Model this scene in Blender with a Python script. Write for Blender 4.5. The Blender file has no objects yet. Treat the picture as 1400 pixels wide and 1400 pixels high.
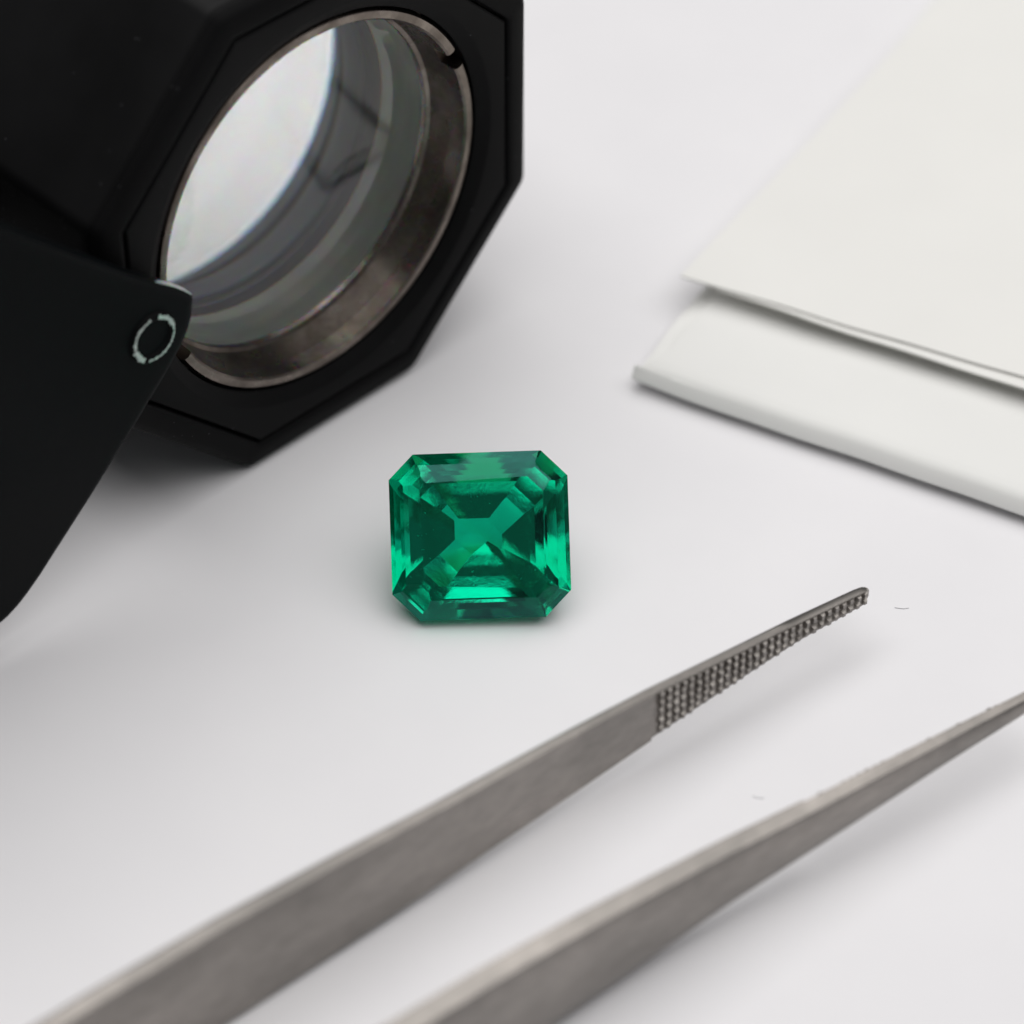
import bpy, bmesh, math, random
from mathutils import Vector, Matrix
random.seed(7)
R = math.radians
S = 0.001                       # all shapes are written in millimetres, the scene is in metres
scene = bpy.context.scene
COL = scene.collection

# ------------------------------------------------------------------ camera
EL, DIST = R(42.658), 200.0
cam_data = bpy.data.cameras.new('camera')
cam = bpy.data.objects.new('camera', cam_data)
COL.objects.link(cam)
cam.location = (0, -DIST * math.cos(EL) * S, DIST * math.sin(EL) * S)
cam.rotation_euler = (math.pi / 2 - EL, 0, 0)
cam_data.sensor_width = 36
cam_data.lens = 36 * 23.964 * DIST / 1400
cam_data.clip_start, cam_data.clip_end = 0.01, 10
cam_data.dof.use_dof = True
cam_data.dof.focus_distance = 0.1935
cam_data.dof.aperture_fstop = 27
scene.camera = cam

# ------------------------------------------------------------------ light
world = bpy.data.worlds.new('World')
scene.world = world
world.use_nodes = True
bgn = world.node_tree.nodes['Background']
bgn.inputs[0].default_value = (0.96, 0.97, 1.0, 1)
bgn.inputs[1].default_value = 0.14

def area(name, loc, target, size, power, color=(1, 1, 1)):
    d = bpy.data.lights.new(name, 'AREA')
    d.shape = 'RECTANGLE'
    d.size, d.size_y = size[0] * S, size[1] * S
    d.energy, d.color = power, color
    o = bpy.data.objects.new(name, d)
    COL.objects.link(o)
    o.location = Vector(loc) * S
    o.rotation_euler = (Vector(target) - Vector(loc)).to_track_quat('-Z', 'Y').to_euler()
    return o

area('softbox_overhead', (50, 55, 470), (0, 10, 0), (800, 690), 3.62, (1.0, 0.985, 0.97))

scene.view_settings.view_transform = 'Standard'
scene.view_settings.look = 'None'
scene.view_settings.gamma = 1
scene.view_settings.exposure = 0.0
scene.render.engine = 'CYCLES'
cy = scene.cycles
cy.use_denoising = True
cy.max_bounces = 40
cy.transmission_bounces = 32
cy.glossy_bounces = 32
cy.diffuse_bounces = 6
cy.transparent_max_bounces = 16
cy.caustics_reflective = True
cy.caustics_refractive = True
cy.sample_clamp_indirect = 8
cy.blur_glossy = 0.3

# ------------------------------------------------------------------ materials
def new_mat(name):
    m = bpy.data.materials.new(name)
    m.use_nodes = True
    nt = m.node_tree
    return m, nt, nt.nodes['Principled BSDF']

def N(nt, kind, **kw):
    n = nt.nodes.new(kind)
    for k, v in kw.items():
        if k in n.inputs:
            n.inputs[k].default_value = v
        else:
            setattr(n, k, v)
    return n

def L(nt, a, b):
    nt.links.new(a, b)

def coords(nt, scale=(1, 1, 1)):
    tc = N(nt, 'ShaderNodeTexCoord')
    mp = N(nt, 'ShaderNodeMapping')
    mp.inputs['Scale'].default_value = scale
    L(nt, tc.outputs['Object'], mp.inputs['Vector'])
    return mp.outputs['Vector']

def ramp(nt, src, stops):
    r = N(nt, 'ShaderNodeValToRGB')
    el = r.color_ramp.elements
    while len(el) < len(stops):
        el.new(0.5)
    for e, (p, c) in zip(el, stops):
        e.position = p
        e.color = (*c, 1) if len(c) == 3 else c
    L(nt, src, r.inputs[0])
    return r.outputs[0]

def add_bump(nt, b, height, strength, dist):
    bp = N(nt, 'ShaderNodeBump')
    at = N(nt, 'ShaderNodeAttribute', attribute_name='facet_wear')     # the pavilion is less well polished than the crown
    L(nt, at.outputs['Fac'], bp.inputs['Strength'])
    bp.inputs['Distance'].default_value = dist * S
    L(nt, height, bp.inputs['Height'])
    L(nt, bp.outputs[0], b.inputs['Normal'])

def mat_table():
    m, nt, b = new_mat('white_table')
    v = coords(nt)
    n1 = N(nt, 'ShaderNodeTexNoise', Scale=90.0, Detail=4.0)
    L(nt, v, n1.inputs['Vector'])
    base = ramp(nt, n1.outputs[0], [(0.3, (0.772, 0.764, 0.782)), (0.7, (0.80, 0.792, 0.808))])
    vo = N(nt, 'ShaderNodeTexVoronoi', Scale=210.0)
    L(nt, v, vo.inputs['Vector'])
    sz = N(nt, 'ShaderNodeSeparateColor'); L(nt, vo.outputs['Color'], sz.inputs[0])
    th = N(nt, 'ShaderNodeMath', operation='MULTIPLY'); th.inputs[1].default_value = 0.028
    L(nt, sz.outputs[1], th.inputs[0])
    sp = N(nt, 'ShaderNodeMath', operation='LESS_THAN')
    L(nt, vo.outputs['Distance'], sp.inputs[0]); L(nt, th.outputs[0], sp.inputs[1])
    few = N(nt, 'ShaderNodeMath', operation='GREATER_THAN'); few.inputs[1].default_value = 0.75
    L(nt, sz.outputs[0], few.inputs[0])
    fac = N(nt, 'ShaderNodeMath', operation='MULTIPLY')
    L(nt, sp.outputs[0], fac.inputs[0]); L(nt, few.outputs[0], fac.inputs[1])
    f2 = N(nt, 'ShaderNodeMath', operation='MULTIPLY'); f2.inputs[1].default_value = 0.45
    L(nt, fac.outputs[0], f2.inputs[0])
    mxc = N(nt, 'ShaderNodeMix', data_type='RGBA')
    L(nt, f2.outputs[0], mxc.inputs['Factor']); L(nt, base, mxc.inputs['A'])
    mxc.inputs['B'].default_value = (0.40, 0.39, 0.40, 1)
    L(nt, mxc.outputs['Result'], b.inputs['Base Color'])
    n2 = N(nt, 'ShaderNodeTexNoise', Scale=2600.0, Detail=6.0, Roughness=0.65)
    L(nt, v, n2.inputs['Vector'])
    add_bump(nt, b, n2.outputs[0], 0.9, 0.12)
    b.inputs['Roughness'].default_value = 0.6
    b.inputs['Specular IOR Level'].default_value = 0.25
    return m

def mat_black(name, base, rough, spec, knurl=0.0, grain=0.15, dust=True):
    m, nt, b = new_mat(name)
    v = coords(nt)
    col = base
    mot = N(nt, 'ShaderNodeTexNoise', Scale=160.0, Detail=5.0)
    L(nt, v, mot.inputs['Vector'])
    c_out = ramp(nt, mot.outputs[0], [(0.3, tuple(x * 0.75 for x in base)), (0.75, tuple(x * 1.5 for x in base))])
    if dust:
        vo = N(nt, 'ShaderNodeTexVoronoi', Scale=1700.0)
        vo.inputs['Randomness'].default_value = 1.0
        L(nt, v, vo.inputs['Vector'])
        lt = N(nt, 'ShaderNodeMath', operation='LESS_THAN')
        lt.inputs[1].default_value = 0.075
        L(nt, vo.outputs['Distance'], lt.inputs[0])
        sep = N(nt, 'ShaderNodeSeparateColor')
        L(nt, vo.outputs['Color'], sep.inputs[0])
        g = N(nt, 'ShaderNodeMath', operation='GREATER_THAN')
        g.inputs[1].default_value = 0.8
        L(nt, sep.outputs[0], g.inputs[0])
        mu = N(nt, 'ShaderNodeMath', operation='MULTIPLY')
        L(nt, lt.outputs[0], mu.inputs[0]); L(nt, g.outputs[0], mu.inputs[1])
        mx = N(nt, 'ShaderNodeMix', data_type='RGBA')
        L(nt, mu.outputs[0], mx.inputs['Factor'])
        L(nt, c_out, mx.inputs['A'])
        mx.inputs['B'].default_value = (0.06, 0.06, 0.065, 1)
        c_out = mx.outputs['Result']
    L(nt, c_out, b.inputs['Base Color'])
    rn = ramp(nt, mot.outputs[0], [(0.25, (rough - 0.08,) * 3), (0.8, (rough + 0.1,) * 3)])
    L(nt, rn, b.inputs['Roughness'])
    b.inputs['Specular IOR Level'].default_value = spec
    gn = N(nt, 'ShaderNodeTexNoise', Scale=3000.0, Detail=3.0)
    L(nt, v, gn.inputs['Vector'])
    if knurl:
        sx = N(nt, 'ShaderNodeSeparateXYZ'); L(nt, v, sx.inputs[0])
        xz = N(nt, 'ShaderNodeMath', operation='ADD')
        L(nt, sx.outputs['X'], xz.inputs[0]); L(nt, sx.outputs['Z'], xz.inputs[1])
        waves = []
        for op in ('ADD', 'SUBTRACT'):
            a = N(nt, 'ShaderNodeMath', operation=op)
            L(nt, xz.outputs[0], a.inputs[0]); L(nt, sx.outputs['Y'], a.inputs[1])
            k = N(nt, 'ShaderNodeMath', operation='MULTIPLY'); k.inputs[1].default_value = 2 * math.pi / (1.15 * S)
            L(nt, a.outputs[0], k.inputs[0])
            s = N(nt, 'ShaderNodeMath', operation='SINE'); L(nt, k.outputs[0], s.inputs[0])
            waves.append(s.outputs[0])
        h = N(nt, 'ShaderNodeMath', operation='MAXIMUM')
        L(nt, waves[0], h.inputs[0]); L(nt, waves[1], h.inputs[1])
        hg = N(nt, 'ShaderNodeMath', operation='MULTIPLY_ADD'); hg.inputs[1].default_value = 1.2
        L(nt, gn.outputs[0], hg.inputs[0]); L(nt, h.outputs[0], hg.inputs[2])
        add_bump(nt, b, hg.outputs[0], knurl, 0.10)
    else:
        add_bump(nt, b, gn.outputs[0], grain, 0.05)
    return m

def mat_metal(name, c0, c1, rough, scale=(1, 1, 1), nscale=220.0, bump=0.06):
    m, nt, b = new_mat(name)
    v = coords(nt, scale)
    n = N(nt, 'ShaderNodeTexNoise', Scale=nscale, Detail=6.0, Roughness=0.6)
    L(nt, v, n.inputs['Vector'])
    g0 = N(nt, 'ShaderNodeTexNoise', Scale=1900.0, Detail=4.0, Roughness=0.7)
    L(nt, v, g0.inputs['Vector'])
    gm = N(nt, 'ShaderNodeMix', data_type='RGBA', blend_type='MULTIPLY')
    gm.inputs['Factor'].default_value = 1.0
    L(nt, ramp(nt, n.outputs[0], [(0.32, c0), (0.68, c1)]), gm.inputs['A'])
    L(nt, ramp(nt, g0.outputs[0], [(0.3, (0.84, 0.84, 0.84)), (0.7, (1.1, 1.09, 1.08))]), gm.inputs['B'])
    L(nt, gm.outputs['Result'], b.inputs['Base Color'])
    b.inputs['Metallic'].default_value = 1.0
    L(nt, ramp(nt, n.outputs[0], [(0.3, (rough + 0.1,) * 3), (0.7, (rough - 0.07,) * 3)]), b.inputs['Roughness'])
    f = N(nt, 'ShaderNodeTexNoise', Scale=2500.0, Detail=3.0)
    L(nt, v, f.inputs['Vector'])
    add_bump(nt, b, f.outputs[0], bump, 0.05)
    return m

def mat_plain(name, base, rough, spec=0.4, metallic=0.0):
    m, nt, b = new_mat(name)
    v = coords(nt)
    n = N(nt, 'ShaderNodeTexNoise', Scale=300.0, Detail=5.0)
    L(nt, v, n.inputs['Vector'])
    L(nt, ramp(nt, n.outputs[0], [(0.3, tuple(x * 0.9 for x in base)), (0.7, tuple(min(1, x * 1.08) for x in base))]), b.inputs['Base Color'])
    b.inputs['Roughness'].default_value = rough
    b.inputs['Specular IOR Level'].default_value = spec
    b.inputs['Metallic'].default_value = metallic
    return m

def mat_paper(name, base, bump):
    m, nt, b = new_mat(name)
    v = coords(nt)
    n = N(nt, 'ShaderNodeTexNoise', Scale=120.0, Detail=5.0)
    L(nt, v, n.inputs['Vector'])
    L(nt, ramp(nt, n.outputs[0], [(0.3, tuple(x * 0.975 for x in base)), (0.7, base)]), b.inputs['Base Color'])
    f = N(nt, 'ShaderNodeTexNoise', Scale=900.0, Detail=8.0, Roughness=0.75)
    L(nt, v, f.inputs['Vector'])
    add_bump(nt, b, f.outputs[0], bump, 0.12)
    b.inputs['Roughness'].default_value = 0.75
    b.inputs['Specular IOR Level'].default_value = 0.15
    return m

def mat_lens():
    """clear optical glass; the three colours bend a little differently, as in a simple magnifier"""
    m = bpy.data.materials.new('lens_glass')
    m.use_nodes = True
    nt = m.node_tree
    nt.nodes.remove(nt.nodes['Principled BSDF'])
    out = nt.nodes['Material Output']
    sh = None
    for col, ior in (((.985, 0, 0, 1), 1.512), ((0, .995, 0, 1), 1.52), ((0, 0, .99, 1), 1.530)):
        r = N(nt, 'ShaderNodeBsdfRefraction', IOR=ior)
        r.inputs['Roughness'].default_value = 0.0
        r.inputs['Color'].default_value = col
        if sh is None:
            sh = r.outputs[0]
        else:
            a = N(nt, 'ShaderNodeAddShader')
            L(nt, sh, a.inputs[0]); L(nt, r.outputs[0], a.inputs[1])
            sh = a.outputs[0]
    gl = N(nt, 'ShaderNodeBsdfGlossy')
    gl.inputs['Roughness'].default_value = 0.0
    gl.inputs['Color'].default_value = (1, 1, 1, 1)
    fr = N(nt, 'ShaderNodeFresnel', IOR=1.52)
    mx = N(nt, 'ShaderNodeMixShader')
    L(nt, fr.outputs[0], mx.inputs[0]); L(nt, sh, mx.inputs[1]); L(nt, gl.outputs[0], mx.inputs[2])
    L(nt, mx.outputs[0], out.inputs['Surface'])
    return m

def mat_emerald():
    m = bpy.data.materials.new('emerald_crystal')
    m.use_nodes = True
    nt = m.node_tree
    nt.nodes.remove(nt.nodes['Principled BSDF'])
    out = nt.nodes['Material Output']
    v = coords(nt)
    n = N(nt, 'ShaderNodeTexNoise', Scale=420.0, Detail=8.0, Roughness=0.68)
    L(nt, v, n.inputs['Vector'])
    bp = N(nt, 'ShaderNodeBump')
    at = N(nt, 'ShaderNodeAttribute', attribute_name='facet_wear')     # the pavilion is less well polished than the crown
    L(nt, at.outputs['Fac'], bp.inputs['Strength'])
    bp.inputs['Distance'].default_value = 0.02 * S
    L(nt, n.outputs[0], bp.inputs['Height'])
    rf = N(nt, 'ShaderNodeBsdfRefraction', IOR=1.58)
    rf.inputs['Roughness'].default_value = 0.0
    rf.inputs['Color'].default_value = (0.045, 0.86, 0.655, 1)
    gl = N(nt, 'ShaderNodeBsdfGlossy')
    gl.inputs['Roughness'].default_value = 0.0
    gl.inputs['Color'].default_value = (0.30, 0.95, 0.92, 1)
    fr = N(nt, 'ShaderNodeFresnel', IOR=1.58)
    mx = N(nt, 'ShaderNodeMixShader')
    L(nt, fr.outputs[0], mx.inputs[0]); L(nt, rf.outputs[0], mx.inputs[1]); L(nt, gl.outputs[0], mx.inputs[2])
    for k in (rf, gl, fr):
        L(nt, bp.outputs[0], k.inputs['Normal'])
    L(nt, mx.outputs[0], out.inputs['Surface'])
    a = N(nt, 'ShaderNodeVolumeAbsorption')
    a.inputs['Color'].default_value = (0.0, 0.885, 0.865, 1)
    a.inputs['Density'].default_value = 420.0
    L(nt, a.outputs[0], out.inputs['Volume'])
    return m
CROWN_BUMP, PAV_BUMP = 0.10, 0.9

M = {
    'table': mat_table(),
    'shell': mat_black('black_knurled_shell', (0.0035, 0.0035, 0.0038), 0.5, 0.14, knurl=0.7),
    'rim': mat_black('black_satin_rim', (0.0036, 0.0036, 0.0039), 0.62, 0.07),
    'face': mat_black('black_satin_face', (0.0045, 0.0045, 0.0048), 0.55, 0.07),
    'cover': mat_black('black_painted_cover', (0.0016, 0.0024, 0.0028), 0.45, 0.06, dust=False),
    'ring': mat_metal('tarnished_ring_metal', (0.10, 0.082, 0.07), (0.27, 0.235, 0.21), 0.27, nscale=300),
    'worn': mat_metal('bare_worn_metal', (0.55, 0.56, 0.56), (0.8, 0.81, 0.8), 0.35, nscale=900),
    'steel': mat_metal('brushed_steel', (0.235, 0.223, 0.209), (0.33, 0.307, 0.287), 0.34, scale=(0.4, 1, 1), nscale=170, bump=0.10),
    'tube': mat_plain('grey_lens_tube', (0.70, 0.73, 0.70), 0.85, 0.15),
    'tube_dark': mat_plain('dark_lens_tube', (0.07, 0.073, 0.082), 0.8, 0.15),
    'lens': mat_lens(),
    'emerald': mat_emerald(),
    'paper': mat_paper('ivory_paper', (0.80, 0.795, 0.768), 0.35),
    'tissue': mat_paper('soft_white_paper', (0.80, 0.80, 0.78), 1.0),
    'lint': mat_plain('grey_lint', (0.5, 0.5, 0.51), 0.9, 0.1),
    'jardin': mat_plain('pale_inclusion', (0.45, 0.8, 0.65), 0.4, 0.6),
}

# ------------------------------------------------------------------ mesh helpers
def mesh_obj(name, verts, faces, mat, parent=None, smooth=None):
    me = bpy.data.meshes.new(name)
    me.from_pydata([(x * S, y * S, z * S) for x, y, z in verts], [], faces)
    bm = bmesh.new(); bm.from_mesh(me)
    bmesh.ops.recalc_face_normals(bm, faces=bm.faces)
    bm.to_mesh(me); bm.free()
    if smooth is not None:
        me.polygons.foreach_set('use_smooth', [True] * len(me.polygons))
        me.set_sharp_from_angle(angle=R(smooth))
    me.materials.append(M[mat])
    o = bpy.data.objects.new(name, me)
    COL.objects.link(o)
    o.parent = parent
    return o

def thing(name, label, cat, loc=(0, 0, 0), rot=(0, 0, 0)):
    o = bpy.data.objects.new(name, None)
    o.empty_display_size = 0.005
    COL.objects.link(o)
    o.location = Vector(loc) * S
    o.rotation_euler = rot
    o['label'], o['category'] = label, cat
    return o

def loft(rings, wrap=False, cap0=False, cap1=False, closed=True):
    """rings of equal length; returns verts, faces"""
    n = len(rings[0]); V = [p for r in rings for p in r]; F = []
    m = len(rings)
    for i in range(m if wrap else m - 1):
        a, b = i * n, ((i + 1) % m) * n
        for j in range(n if closed else n - 1):
            k = (j + 1) % n
            F.append((a + j, a + k, b + k, b + j))
    if cap0: F.append(tuple(range(n))[::-1])
    if cap1: F.append(tuple((m - 1) * n + j for j in range(n)))
    return V, F

# ------------------------------------------------------------------ table surface
def build_table():
    o = mesh_obj('tabletop', [(-400, -400, 0), (400, -400, 0), (400, 400, 0), (-400, 400, 0)], [(0, 1, 2, 3)], 'table')
    o['kind'] = 'structure'
build_table()

# ------------------------------------------------------------------ loupe
CZ = 15.90                       # height of the lens axis above the table
def oct_ring(apo, rad, y, segs=5):
    pts = []
    for k in range(8):
        t = R(22.5 + 45 * k)
        rc = apo / math.cos(math.pi / 8) - rad / math.cos(math.pi / 8)
        cx, cz = rc * math.cos(t), rc * math.sin(t)
        for i in range(segs + 1):
            a = t - R(22.5) + R(45) * i / segs
            pts.append((cx + rad * math.cos(a), y, CZ + cz + rad * math.sin(a)))
    return pts

def circ(r, y, n=128, a0=0, a1=2 * math.pi, closed=True):
    m = n if closed else n + 1
    return [(r * math.cos(a0 + (a1 - a0) * i / n), y, CZ + r * math.sin(a0 + (a1 - a0) * i / n)) for i in range(m)]

def build_loupe():
    t = thing('loupe', 'black octagonal folding loupe with metal lens ring and open swing cover', 'loupe',
              (-10.269, 7.75, 0), (0, 0, R(44.044)))
    # knurled octagonal barrel
    rings = [oct_ring(15.6, 1.0, 0.75), oct_ring(15.8, 1.1, 0.95), oct_ring(15.90, 1.2, 1.3), oct_ring(15.90, 1.2, 18.2),
             oct_ring(15.6, 1.2, 18.9), oct_ring(14.4, 1.1, 19.2), oct_ring(13.95, 1.0, 19.2), oct_ring(13.95, 1.0, 0.75)]
    V, F = loft(rings, wrap=True)
    mesh_obj('barrel_shell', V, F, 'shell', t, 28)
    # smooth rim round the front
    rings = [oct_ring(13.93, 0.5, 1.6), oct_ring(14.02, 0.5, 0.16), oct_ring(14.14, 0.55, 0.03), oct_ring(14.35, 0.6, 0.0),
             oct_ring(15.2, 0.85, 0.10), oct_ring(15.52, 1.0, 0.30), oct_ring(15.70, 1.05, 0.62), oct_ring(15.66, 1.05, 0.70), oct_ring(14.6, 0.9, 1.6)]
    V, F = loft(rings, wrap=True)
    mesh_obj('front_rim', V, F, 'rim', t, 40)
    # face plates: octagon outside, round opening inside
    def oct_loop(apo, y, n=128):
        out = []
        for i in range(n):
            a = 2 * math.pi * i / n
            k = round(a / (math.pi / 4)) * math.pi / 4
            r = apo / math.cos(a - k)
            out.append((r * math.cos(a), y, CZ + r * math.sin(a)))
        return out
    rings = [oct_loop(13.84, 0.5), oct_loop(13.84, 0.16), oct_loop(13.74, 0.06), circ(12.75, 0.05), circ(12.62, 0.09), circ(12.5, 0.2),
             circ(12.0, 0.42), circ(11.88, 0.55), circ(11.85, 2.2), circ(12.6, 2.2), oct_loop(13.5, 2.2)]
    V, F = loft(rings, wrap=True)
    mesh_obj('face_plate', V, F, 'face', t, 30)
    rings = [oct_loop(13.84, 17.5), oct_loop(13.84, 18.9), circ(13.0, 19.0), circ(12.4, 18.7), circ(10.6, 16.6), circ(10.6, 15.6), oct_loop(13.6, 15.6)]
    V, F = loft(rings, wrap=True)
    mesh_obj('rear_face_plate', V, F, 'face', t, 30)
    # metal retaining ring with two spanner notches
    V, F = [], []
    def add(v, f):
        o = len(V); V.extend(v); F.extend(tuple(o + i for i in q) for q in f)
    prof_front = [(11.78, 1.7), (11.78, 0.75), (11.62, 0.52), (11.45, 0.46), (11.18, 0.50), (11.06, 0.62), (11.02, 1.7)]
    for a0, a1 in ((24 + 3.4, 204 - 3.4), (204 + 3.4, 384 - 3.4)):
        n = 60
        rr = []
        for i in range(n + 1):
            a = R(a0 + (a1 - a0) * i / n)
            rr.append([(r * math.cos(a), y, CZ + r * math.sin(a)) for r, y in prof_front])
        add(*loft(rr, cap0=True, cap1=True))
    prof = [(11.8, 1.68), (11.02, 1.68), (10.95, 2.0), (10.72, 3.1), (10.5, 3.25), (10.45, 4.1), (11.8, 4.1)]
    rr = [circ(r, y) for r, y in prof]
    add(*loft(rr, wrap=True))
    mesh_obj('retaining_ring', V, F, 'ring', t, 35)
    # lens tube with two stepped spacers and the rear stop
    for nm, prof, mat in (
        ('lens_tube', [(10.42, 4.1), (10.36, 4.25), (10.30, 7.0), (12.2, 7.0), (12.2, 4.1)], 'tube'),
        ('lens_spacer', [(10.30, 7.0), (10.28, 7.05), (10.25, 7.3), (9.98, 11.6), (12.2, 11.6), (12.2, 7.0)], 'tube'),
        ('rear_tube', [(9.95, 11.6), (9.90, 11.62), (9.85, 13.6), (12.2, 13.6), (12.2, 11.6)], 'tube_dark'),
        ('rear_stop', [(9.8, 13.6), (9.45, 13.65), (9.3, 13.9), (9.3, 14.6), (9.9, 15.6), (12.2, 15.6), (12.2, 13.6)], 'tube_dark')):
        V, F = loft([circ(r, y) for r, y in prof], wrap=True)
        mesh_obj(nm, V, F, mat, t, 35)
    # the lens itself: a thick doublet, gently curved on both sides
    def cap(y0, sag, rim, n=14):
        out = []
        for i in range(1, n + 1):
            r = rim * i / n
            out.append(circ(r, y0 + sag * (1 - (r / rim) ** 2)))
        return out
    fr = cap(3.35, -0.85, 10.5); bk = cap(13.2, 0.25, 10.5)[::-1]
    rings = fr + bk
    V, F = loft(rings)
    n = 128
    V.append((0, 3.35 - 0.85, CZ)); c0 = len(V) - 1
    V.append((0, 13.2 + 0.25, CZ)); c1 = len(V) - 1
    last = (len(rings) - 1) * n
    for j in range(n):
        k = (j + 1) % n
        F.append((c0, k, j)); F.append((c1, last + j, last + k))
    mesh_obj('lens', V, F, 'lens', t, 40)

    # swing cover: two plates, a spine, a hollow rivet
    out = [(-23.1, 12.43), (-18.95, 8.35), (-15.45, 4.98), (-13.2, 2.98), (-12.3, 2.22), (-11.75, 1.68), (-11.34, 1.22),
           (-11.22, 1.04), (-11.24, 0.7), (-11.38, -0.1), (-11.68, -0.85), (-12.2, -1.68), (-13.4, -2.95), (-16.36, -5.75), (-19.17, -8.31), (-23.1, -11.72),
           (-24.0, -12.4), (-24.75, -12.88), (-25.5, -13.22), (-26.3, -13.42), (-27.2, -13.5), (-44, -13.5), (-47.5, -12.4), (-50, -9.6), (-51, -6),
           (-51, 6), (-50, 9.6), (-47.5, 12.4), (-44, 13.5), (-27.2, 13.9), (-25.6, 13.75), (-24.3, 13.3)]
    def plate(name, y0, y1, outer):
        # y0 is the outer, visible side
        s = 1 if y1 > y0 else -1
        def inset(d):
            n = len(out); res = []
            for i in range(n):
                p, a, b = Vector(out[i]), Vector(out[i - 1]), Vector(out[(i + 1) % n])
                e1, e2 = (p - a).normalized(), (b - p).normalized()
                nn = Vector((e1.y + e2.y, -(e1.x + e2.x))).normalized()
                res.append(p + nn * d)          # outline runs clockwise: this points inwards
            return res
        prof = [(0.5, 0.0), (0.3, 0.02), (0.14, 0.08), (0.05, 0.17), (0.0, 0.3), (0.0, abs(y1 - y0))]
        rings = []
        for d, dy in prof:
            rings.append([(q.x, y0 + s * dy, CZ + q.y) for q in inset(d)])
        rings.append([(q.x, y1, CZ + q.y) for q in inset(0.6)])
        V, F = loft(rings, cap0=True, cap1=True)
        return mesh_obj(name, V, F, 'cover', t, 50)
    pl = plate('cover_plate', -2.0, -0.85, True)
    plate('cover_plate', 21.2, 20.1, False)
    # spine joining the two plates round their far end
    sp = [(-27.2, -13.3), (-44, -13.3), (-47.4, -12.2), (-49.8, -9.5), (-50.8, -6), (-50.8, 6), (-49.8, 9.5), (-47.4, 12.2), (-44, 13.3)]
    rr = [[(x, -1.0, CZ + z), (x, 20.3, CZ + z), (x * 0.985 - 0.3, 20.3, CZ + z * 0.95), (x * 0.985 - 0.3, -1.0, CZ + z * 0.95)] for x, z in sp]
    V, F = loft(rr, cap0=True, cap1=True)
    mesh_obj('cover_spine', V, F, 'cover', t, 40)
    # rivet
    rc = (-14.24, 0.04)
    def rcirc(r, y, n=48):
        return [(rc[0] + r * math.cos(2 * math.pi * i / n), y, CZ + rc[1] + r * math.sin(2 * math.pi * i / n)) for i in range(n)]
    V, F = loft([rcirc(1.62, -1.9), rcirc(1.6, -2.05), rcirc(1.5, -2.16), rcirc(1.24, -2.17), rcirc(1.1, -2.06), rcirc(1.04, -1.9), rcirc(1.0, -0.6), rcirc(0.62, -0.55), rcirc(0.58, -0.9), rcirc(0.2, -0.95)], cap1=True)
    rv = mesh_obj('rivet', V, F, 'rim', t, 40)
    rnd = random.Random(3)
    for a0, a1, r0, r1 in ((12, 74, 1.16, 1.44), (97, 192, 1.26, 1.42), (188, 234, 1.16, 1.47), (248, 352, 1.26, 1.43), (355, 373, 1.25, 1.42)):
        n = max(6, int((a1 - a0) / 4)); rr = []
        for i in range(n + 1):
            a = R(a0 + (a1 - a0) * i / n)
            p, q = r0 + rnd.uniform(-.05, .06), r1 + rnd.uniform(-.08, .05)
            c, s_ = math.cos(a), math.sin(a)
            rr.append([(rc[0] + p * c, -2.10, CZ + rc[1] + p * s_), (rc[0] + p * c, -2.185, CZ + rc[1] + p * s_),
                       (rc[0] + q * c, -2.18, CZ + rc[1] + q * s_), (rc[0] + q * c, -2.09, CZ + rc[1] + q * s_)])
        V, F = loft(rr, cap0=True, cap1=True)
        mesh_obj('worn_edge', V, F, 'worn', rv, 40)
    # bare metal along the top of the plate's tip
    tip = [(-13.5, 3.25), (-12.95, 2.78), (-12.3, 2.24), (-11.75, 1.70), (-11.34, 1.24), (-11.24, 1.10)]
    wid = [0.05, 0.30, 0.50, 0.40, 0.46, 0.40]
    rr = []
    for i, ((x, z), w) in enumerate(zip(tip, wid)):
        rr.append([(x + .03, -1.72, CZ + z + .04), (x + .035, -1.72 + w, CZ + z + .05), (x - .12, -1.72 + w, CZ + z - .1), (x - .12, -1.72, CZ + z - .1)])
    V, F = loft(rr, cap0=True, cap1=True)
    o = mesh_obj('worn_edge', V, F, 'worn', pl, 40)
    return t
build_loupe()

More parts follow.
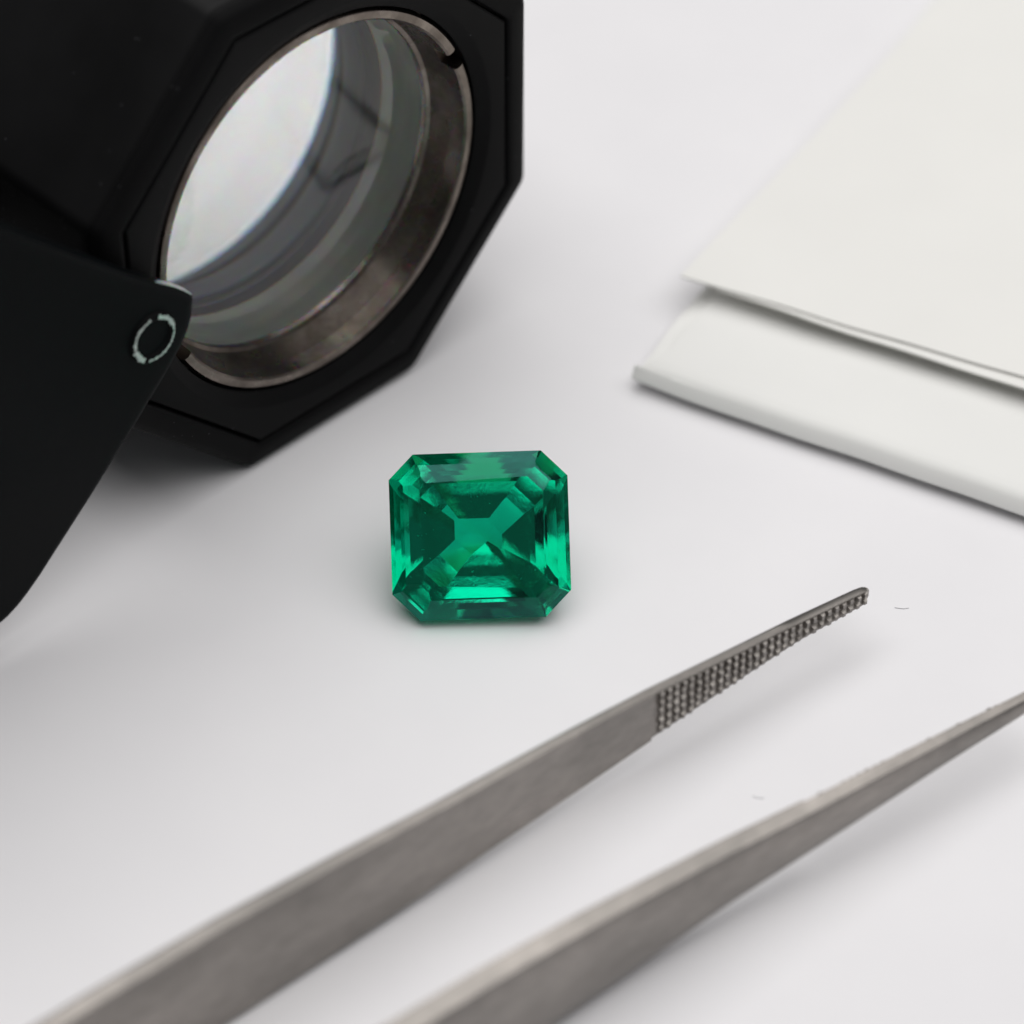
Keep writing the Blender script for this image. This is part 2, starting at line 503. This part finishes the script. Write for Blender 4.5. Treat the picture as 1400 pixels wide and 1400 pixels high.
# ------------------------------------------------------------------ emerald
def build_emerald():
    a, b, cut = 4.92, 4.58, 1.42
    bm = bmesh.new()
    bmesh.ops.create_cube(bm, size=40)
    def clip(n, d):
        n = Vector(n).normalized()
        r = bmesh.ops.bisect_plane(bm, geom=bm.verts[:] + bm.edges[:] + bm.faces[:], plane_co=n * d, plane_no=n, clear_outer=True, dist=1e-5)
        ed = [e for e in r['geom_cut'] if isinstance(e, bmesh.types.BMEdge)]
        if ed:
            bmesh.ops.contextual_create(bm, geom=ed)
    dc = (a + b - cut) / math.sqrt(2)
    rnd = random.Random(42)
    sides = []
    for k in range(8):
        ang = R(45 * k)
        d = {0: a, 1: dc, 2: b, 3: dc + .04, 4: a, 5: dc - .05, 6: b, 7: dc - .02}[k]
        sides.append((math.cos(ang), math.sin(ang), d, k % 2))
    crown = [(0.0, 0.17), (0.62, 0.74), (1.1, 1.0), (1.62, 1.16)]
    # pavilion steps: old hand-cut stones differ from side to side
    pav_main = [(0.0, -0.17), (0.75, -1.35), (1.55, -2.38), (2.35, -3.24), (3.05, -3.93), (3.65, -4.46), (4.72, -5.14)]
    pav_front = [(0.0, -0.17), (0.75, -1.35), (1.55, -2.38), (2.35, -3.24), (3.05, -3.93), (3.75, -4.58), (5.3, -6.05)]
    pav_dark = [(0.0, -0.17), (0.75, -1.42), (1.55, -2.50), (2.60, -3.64), (3.75, -4.74), (4.72, -5.54)]
    pav_corner = [(0.0, -0.17), (0.75, -1.32), (1.55, -2.30), (2.60, -3.36), (3.75, -4.38), (4.72, -5.14)]
    for k, (cx, sy, d, corner) in enumerate(sides):
        pav = (pav_dark if k in (3, 7) else pav_corner) if corner else (pav_front if k == 6 else pav_main)
        clip((cx, sy, 0), d)                                            # girdle
        for prof, kc in ((crown, 0.92), (pav, 1.0)):
            for (i0, z0), (i1, z1) in zip(prof, prof[1:]):
                sc = (dc / b) if (corner and prof is pav) else 1.0
                p0, p1 = (d - i0 * sc, z0), (d - i1 * sc, z1)
                dr, dz = p1[0] - p0[0], p1[1] - p0[1]
                nr, nz = (dz, -dr) if prof is crown else (-dz, dr)
                j = rnd.uniform(-.03, .03)
                n = Vector((cx * (nr + j), sy * (nr + j), nz)).normalized()
                mid = Vector((cx * (p0[0] + p1[0]) / 2, sy * (p0[0] + p1[0]) / 2, (p0[1] + p1[1]) / 2))
                clip(n, mid.dot(n) + rnd.uniform(-.045, .045))
    clip((0.012, 0.006, 1), 1.16)                                        # table
    bmesh.ops.remove_doubles(bm, verts=bm.verts, dist=1e-4)
    bmesh.ops.recalc_face_normals(bm, faces=bm.faces)
    wear = bm.faces.layers.float.new('facet_wear')
    for f in bm.faces:
        f[wear] = PAV_BUMP if f.normal.z < -0.15 else CROWN_BUMP
    tilt, turn = R(46.4), R(1.9)
    rot = Matrix.Rotation(tilt, 4, 'X') @ Matrix.Rotation(turn, 4, 'Z')
    lowest = min((rot @ v.co).z for v in bm.verts)
    base = Vector((-1.76, -6.12, -lowest + 0.01))
    t = thing('emerald', 'square step cut green emerald with clipped corners resting tilted on white table', 'gemstone', (base.x, base.y, 0))
    me = bpy.data.meshes.new('crystal')
    bmesh.ops.transform(bm, matrix=Matrix.Translation((0, 0, base.z)) @ rot, verts=bm.verts)
    bmesh.ops.scale(bm, vec=(S, S, S), verts=bm.verts)
    bm.to_mesh(me); bm.free()
    me.materials.append(M['emerald'])
    o = bpy.data.objects.new('crystal', me)
    COL.objects.link(o); o.parent = t
    # jardin: tiny pale flakes inside the stone
    V, F = [], []
    rnd = random.Random(5)
    clusters = [(-3.0, -1.6, -0.2, 26), (-2.2, -3.0, -.1, 16), (0.2, 2.0, -.6, 30), (2.6, -2.2, -.3, 20), (-.5, -2.4, -.8, 18), (-3.2, .8, 0, 14), (3.4, .6, -.2, 10)]
    for x, y, z, n in clusters:
        for _ in range(n):
            p = Vector((x + rnd.gauss(0, .6), y + rnd.gauss(0, .5), z + rnd.gauss(0, .35)))
            if abs(p.x) > 4 or abs(p.y) > 3.7: continue
            s = rnd.uniform(.012, .03) if rnd.random() < .9 else rnd.uniform(.05, .11)
            q = [Vector((rnd.uniform(-1, 1), rnd.uniform(-1, 1), rnd.uniform(-1, 1))).normalized() * s * rnd.uniform(.6, 1.5) for _ in range(4)]
            k = len(V)
            for w in q:
                g = rot @ (p + w); V.append((g.x, g.y, g.z + base.z))
            F += [(k, k + 1, k + 2), (k, k + 2, k + 3), (k, k + 3, k + 1), (k + 1, k + 3, k + 2)]
    j = mesh_obj('inclusions', V, F, 'jardin', t)
    j['kind'] = 'stuff'
build_emerald()

# ------------------------------------------------------------------ tweezers
def lerp(x, xs, ys):
    if x <= xs[0]: return ys[0]
    for i in range(1, len(xs)):
        if x <= xs[i]:
            f = (x - xs[i - 1]) / (xs[i] - xs[i - 1])
            return ys[i - 1] + f * (ys[i] - ys[i - 1])
    return ys[-1]

def build_tweezers():
    t = thing('tweezers', 'open steel tweezers with serrated inner grip lying on their side', 'tweezers',
              (19.576, -9.645, 0), (0, 0, R(39.75 + 180)))
    # local X runs back from the tips, local Y from the far arm to the near arm
    hs = lambda s: lerp(s, [0, .04, .1, .2, .35, .6, 4.6, 10, 15.6, 21, 30, 35, 43, 53, 150], [.42, .66, .86, 1.03, 1.14, 1.2, 1.55, 2.45, 3.5, 4.35, 5.4, 6.1, 6.9, 7.3, 7.3])
    ts = (lambda s: lerp(s, [0, 1, 15, 30, 50, 150], [.50, .60, .80, 1.05, 1.4, 1.6]),
          lambda s: lerp(s, [0, 1, 15, 30, 50, 150], [.62, .78, 1.08, 1.3, 1.5, 1.6]))
    hs = (hs, lambda s: lerp(s, [0, .04, .1, .2, .35, .6, 4.6, 10, 15.6, 21, 25, 30, 35, 43, 150], [.42, .66, .86, 1.03, 1.14, 1.2, 1.85, 2.75, 3.6, 4.6, 5.4, 6.35, 6.95, 7.3, 7.3]))
    zc = lambda s: lerp(s, [0, 30, 36, 43, 53, 150], [2.72, 3.28, 3.5, 3.68, 3.72, 3.72])
    yin = (lambda s: lerp(s, [0, 5, 15, 21, 30, 53, 100, 128, 140, 150], [0.05, -.30, -.46, -.40, -.28, -.05, 1.4, 4.0, 4.7, 4.72]),
           lambda s: lerp(s, [0, 5, 15, 21, 30, 53, 100, 128, 140, 150], [10.75, 10.45, 9.95, 9.62, 9.40, 9.3, 8.2, 5.5, 4.82, 4.80]))
    TEETH, DEP = 15.4, 0.24
    def arm(side):
        sg = -1 if side == 0 else 1          # direction from inner face to outer face
        st = [0, .04, .1, .2, .35, .6, .9] + [1.5 + i for i in range(14)] + [TEETH, TEETH + .12] + [16 + i * 1.5 for i in range(24)] + [54, 60, 70, 80, 90, 100, 110, 120, 128, 134, 140, 146, 150]
        rings = []
        back = 0.0 if side == 0 else 1.3      # the near arm reaches a little further forward
        for s in st:
            h, th, z, y = hs[side](s), ts[side](s), zc(s), yin[side](s)
            rec = DEP if s <= TEETH else 0.0
            e = min(.05, h * .08)
            m = .5 - min(.07, .07 * h) / h if side == 0 else .4995
            q = [(rec * .5, -.5), (rec, m), (0, m), (0, .5), (e, .5)] if side == 0 else [(rec, -.5), (rec, .40), (rec * .45, .42), (rec * .45, .48), (rec * .45 + e, .5)]
            if side == 0:
                q += [(.58 * th, .5), (.86 * th, .45), (.97 * th, .33), (th, .14), (th, -.14), (.97 * th, -.33), (.86 * th, -.45), (.5 * th + .1, -.5), (rec + e, -.5)]
            else:
                q += [(max(.12 * th, rec * .45 + e + .02), .5), (.74 * th, max(.5 - .27 * th / h, .40)), (.93 * th, max(.5 - .66 * th / h, .24)), (th, max(.5 - 1.4 * th / h, .08)), (th, -.14), (.95 * th, -.29), (.75 * th, -.42), (.36 * th + .1, -.5), (rec + e, -.5)]
            if s < .3:
                q = [(max(a * (1 if a < .35 else lerp(s, [0, .3], [.75, 1])), rec), b) for a, b in q]
            rr = []
            for i, (dy, fz) in enumerate(q):
                zz = z + fz * h
                if i in (0, 3): zz -= math.copysign(e * .8, fz)
                rr.append((s - back * max(0, 1 - s / 40), y + sg * dy, zz))
            rings.append(rr)
        V, F = loft(rings, cap0=True, cap1=True)
        o = mesh_obj('arm', V, F, 'steel', t, 24)
        # teeth: one truncated pyramid, shared
        px, pz = 0.515, 0.60
        me = None
        i = 0
        s = .34
        while s < TEETH - .15:
            h, z, y = hs[side](s), zc(s), yin[side](s)
            top = z + h / 2 - .08
            rows = max(1, int(round((h - .05) / pz)))
            for r in range(rows):
                zz = top - pz * (r + .5) * ((h - .09) / (rows * pz))
                if me is None:
                    w, w2 = px * .47, px * .18
                    g, g2 = pz * .46, pz * .23
                    dd = DEP + .08
                    Vt = [(-w, 0, -g), (w, 0, -g), (w, 0, g), (-w, 0, g), (-w2 + .07, sg * -dd, -g2), (w2 + .07, sg * -dd, -g2), (w2 + .07, sg * -dd, g2), (-w2 + .07, sg * -dd, g2)]
                    Ft = [(4, 5, 6, 7), (0, 1, 5, 4), (1, 2, 6, 5), (2, 3, 7, 6), (3, 0, 4, 7)]
                    k = mesh_obj('tooth', Vt, Ft, 'steel', o)
                    me = k.data
                else:
                    k = bpy.data.objects.new('tooth', me)
                    COL.objects.link(k); k.parent = o
                sc = (h - .09) / (rows * pz)
                k.location = Vector((s - back * max(0, 1 - s / 40), y + sg * (DEP + .02), zz)) * S
                k.scale = (1 + random.uniform(-.08, .06), 1 + random.uniform(-.25, .08), sc * random.uniform(.93, 1.03))
                k.rotation_euler = (random.uniform(-.05, .05), random.uniform(-.06, .06), random.uniform(-.06, .06))
                i += 1
            s += px
        return o
    arm(0); arm(1)
build_tweezers()

# ------------------------------------------------------------------ folded paper
def sheet(fn, nu, nv, thick, name, mat, parent, smooth=40):
    """fn(u,v) -> point; a solid sheet of the given thickness along its normal"""
    P = [[Vector(fn(i / nu, j / nv)) for j in range(nv + 1)] for i in range(nu + 1)]
    V, F = [], []
    idx = {}
    for lay in (0, 1):
        for i in range(nu + 1):
            for j in range(nv + 1):
                du = P[min(i + 1, nu)][j] - P[max(i - 1, 0)][j]
                dv = P[i][min(j + 1, nv)] - P[i][max(j - 1, 0)]
                n = du.cross(dv).normalized()
                idx[lay, i, j] = len(V)
                V.append(P[i][j] - n * thick * lay)
    for i in range(nu):
        for j in range(nv):
            F.append((idx[0, i, j], idx[0, i + 1, j], idx[0, i + 1, j + 1], idx[0, i, j + 1]))
            F.append((idx[1, i, j], idx[1, i, j + 1], idx[1, i + 1, j + 1], idx[1, i + 1, j]))
    for i in range(nu):
        for j in (0, nv):
            F.append((idx[0, i, j], idx[0, i + 1, j], idx[1, i + 1, j], idx[1, i, j]))
    for j in range(nv):
        for i in (0, nu):
            F.append((idx[0, i, j], idx[0, i, j + 1], idx[1, i, j + 1], idx[1, i, j]))
    return mesh_obj(name, V, F, mat, parent, smooth)

def build_paper():
    t = thing('folded_paper', 'folded white gem parcel paper with thick rounded fold and raised upper flap', 'paper',
              (8.3, 10.0, 0), (0, 0, R(-28.1)))
    W, Dp = 46.0, 62.0
    rnd = random.Random(9)
    ph = [rnd.uniform(0, 6.28) for _ in range(8)]
    def wav(x, y, a):
        return a * (math.sin(x * .35 + ph[0]) * .5 + math.sin(x * .9 + y * .3 + ph[1]) * .25 + math.sin(y * .5 - x * .2 + ph[2]) * .4)
    # nested folded sheets: bottom ply, sloping front fold, top ply
    for k in range(3):
        d = .17 * k
        prof = [(Dp, .12 + d), (30, .2 + d), (8, .5 + d), (2, .62 + d), (.5 + d, .60 + d), (.17 + d, .61 + d), (.04 + d, .68 + d), (.06 + d, .84 + d * .8),
                (.24 + d, 1.20 + d * .2), (.46 + d, 1.50 - d * .5), (.74 + d, 1.68 - d), (1.1 + d, 1.76 - d), (1.7, 1.78 - d), (4, 1.66 - d), (7, 1.42 - d), (9, 1.38 - d), (12, 1.5 - d), (20, 1.9 - d), (Dp, 1.95 - d)]
        cum = [0]
        def fn(u, v, d=d, k=k, prof=prof):
            f = v * (len(prof) - 1); i = min(int(f), len(prof) - 2); f -= i
            p0, p1, p2, p3 = prof[max(i - 1, 0)], prof[i], prof[i + 1], prof[min(i + 2, len(prof) - 1)]
            cr = lambda a, b, c, e: .5 * (2 * b + (c - a) * f + (2 * a - 5 * b + 4 * c - e) * f * f + (3 * b - a - 3 * c + e) * f ** 3)
            y, z = cr(p0[0], p1[0], p2[0], p3[0]), cr(p0[1], p1[1], p2[1], p3[1])
            top = v > .5
            x0 = (lerp(y, [.3, 1.2, 3, 60], [-1.3, -.75, -.3, 0]) if top else -1.45) + .25 * k + .08 * math.sin(y * .8 + k)
            x = x0 + (W - x0) * u ** 1.3
            z += wav(x, y, .04) - .2 * math.exp(-(x + 1) / 1.4) * (1 if top else -.35)
            return (x, y + wav(x, 0, .06), z)
        sheet(fn, 90, 108, .15, 'folded_ply', 'tissue', t, 60)
    # upper flap, two sheets that part towards the right
    def flap(u, v):
        x0, y0 = -2.2, 8.07
        fx, fy = x0 + u * 46, y0 + u * 46 * .044
        y = fy + v * 48
        x = fx + v * 48 * .0706
        z = 2.6 + .05 * math.sin(x * .31 + y * .22) + .03 * math.sin(x * .8 - y * .35 + 1) + .25 * math.exp(-v * 48 / 7) * (lerp(u * 46, [0, 8, 46], [0, .35, .6])) + .04 * math.sin(u * 7 + .5) * math.exp(-v * 12)
        return (x, y, z)
    sheet(flap, 60, 40, .12, 'flap_sheet', 'paper', t)
    def flap2(u, v):
        x0, y0 = .2, 8.30
        fx = x0 + u * 44
        fy = 8.07 + (fx + 2.2) * .044 - lerp(fx, [0, 6, 20, 46], [0, .32, .78, .95])
        y = fy + v * 48
        x = fx + v * 48 * .0706
        U = (fx + 2.2) / 46
        z = flap(U, max(0, v - .01))[2] - .15 - .05 * U - .05 * min(1, U * 3) * math.exp(-v * 40)
        return (x, y, z)
    sheet(flap2, 60, 40, .12, 'under_flap_sheet', 'paper', t)
build_paper()

# ------------------------------------------------------------------ lint on the table
def lint(x, y, pts, r, label):
    t = [Vector(p) for p in pts]
    rr = []
    for i, p in enumerate(t):
        d = (t[min(i + 1, len(t) - 1)] - t[max(i - 1, 0)]).normalized()
        s = Vector((-d.y, d.x, 0)).normalized(); up = Vector((0, 0, 1))
        rr.append([tuple(p + (s * math.cos(a) + up * math.sin(a)) * r + Vector((0, 0, r))) for a in (0, 1.257, 2.513, 3.77, 5.027)])
    V, F = loft(rr, cap0=True, cap1=True)
    o = mesh_obj('lint_fibre', V, F, 'lint', None, 60)
    o.location = (x * S, y * S, 0)
    o['label'], o['category'] = label, 'lint'
lint(21.6, -7.9, [(-.4, .06, .01), (-.15, .0, .02), (.1, -.03, .01), (.38, .03, .01)], .017, 'tiny grey lint fibre on the table beside the serrated tweezer tip')
lint(12.9, -22.1, [(-.3, .1, .01), (-.1, -.02, .02), (.12, -.05, .01), (.32, -.02, .01)], .015, 'tiny pale lint fibre on the table between the two tweezer arms')
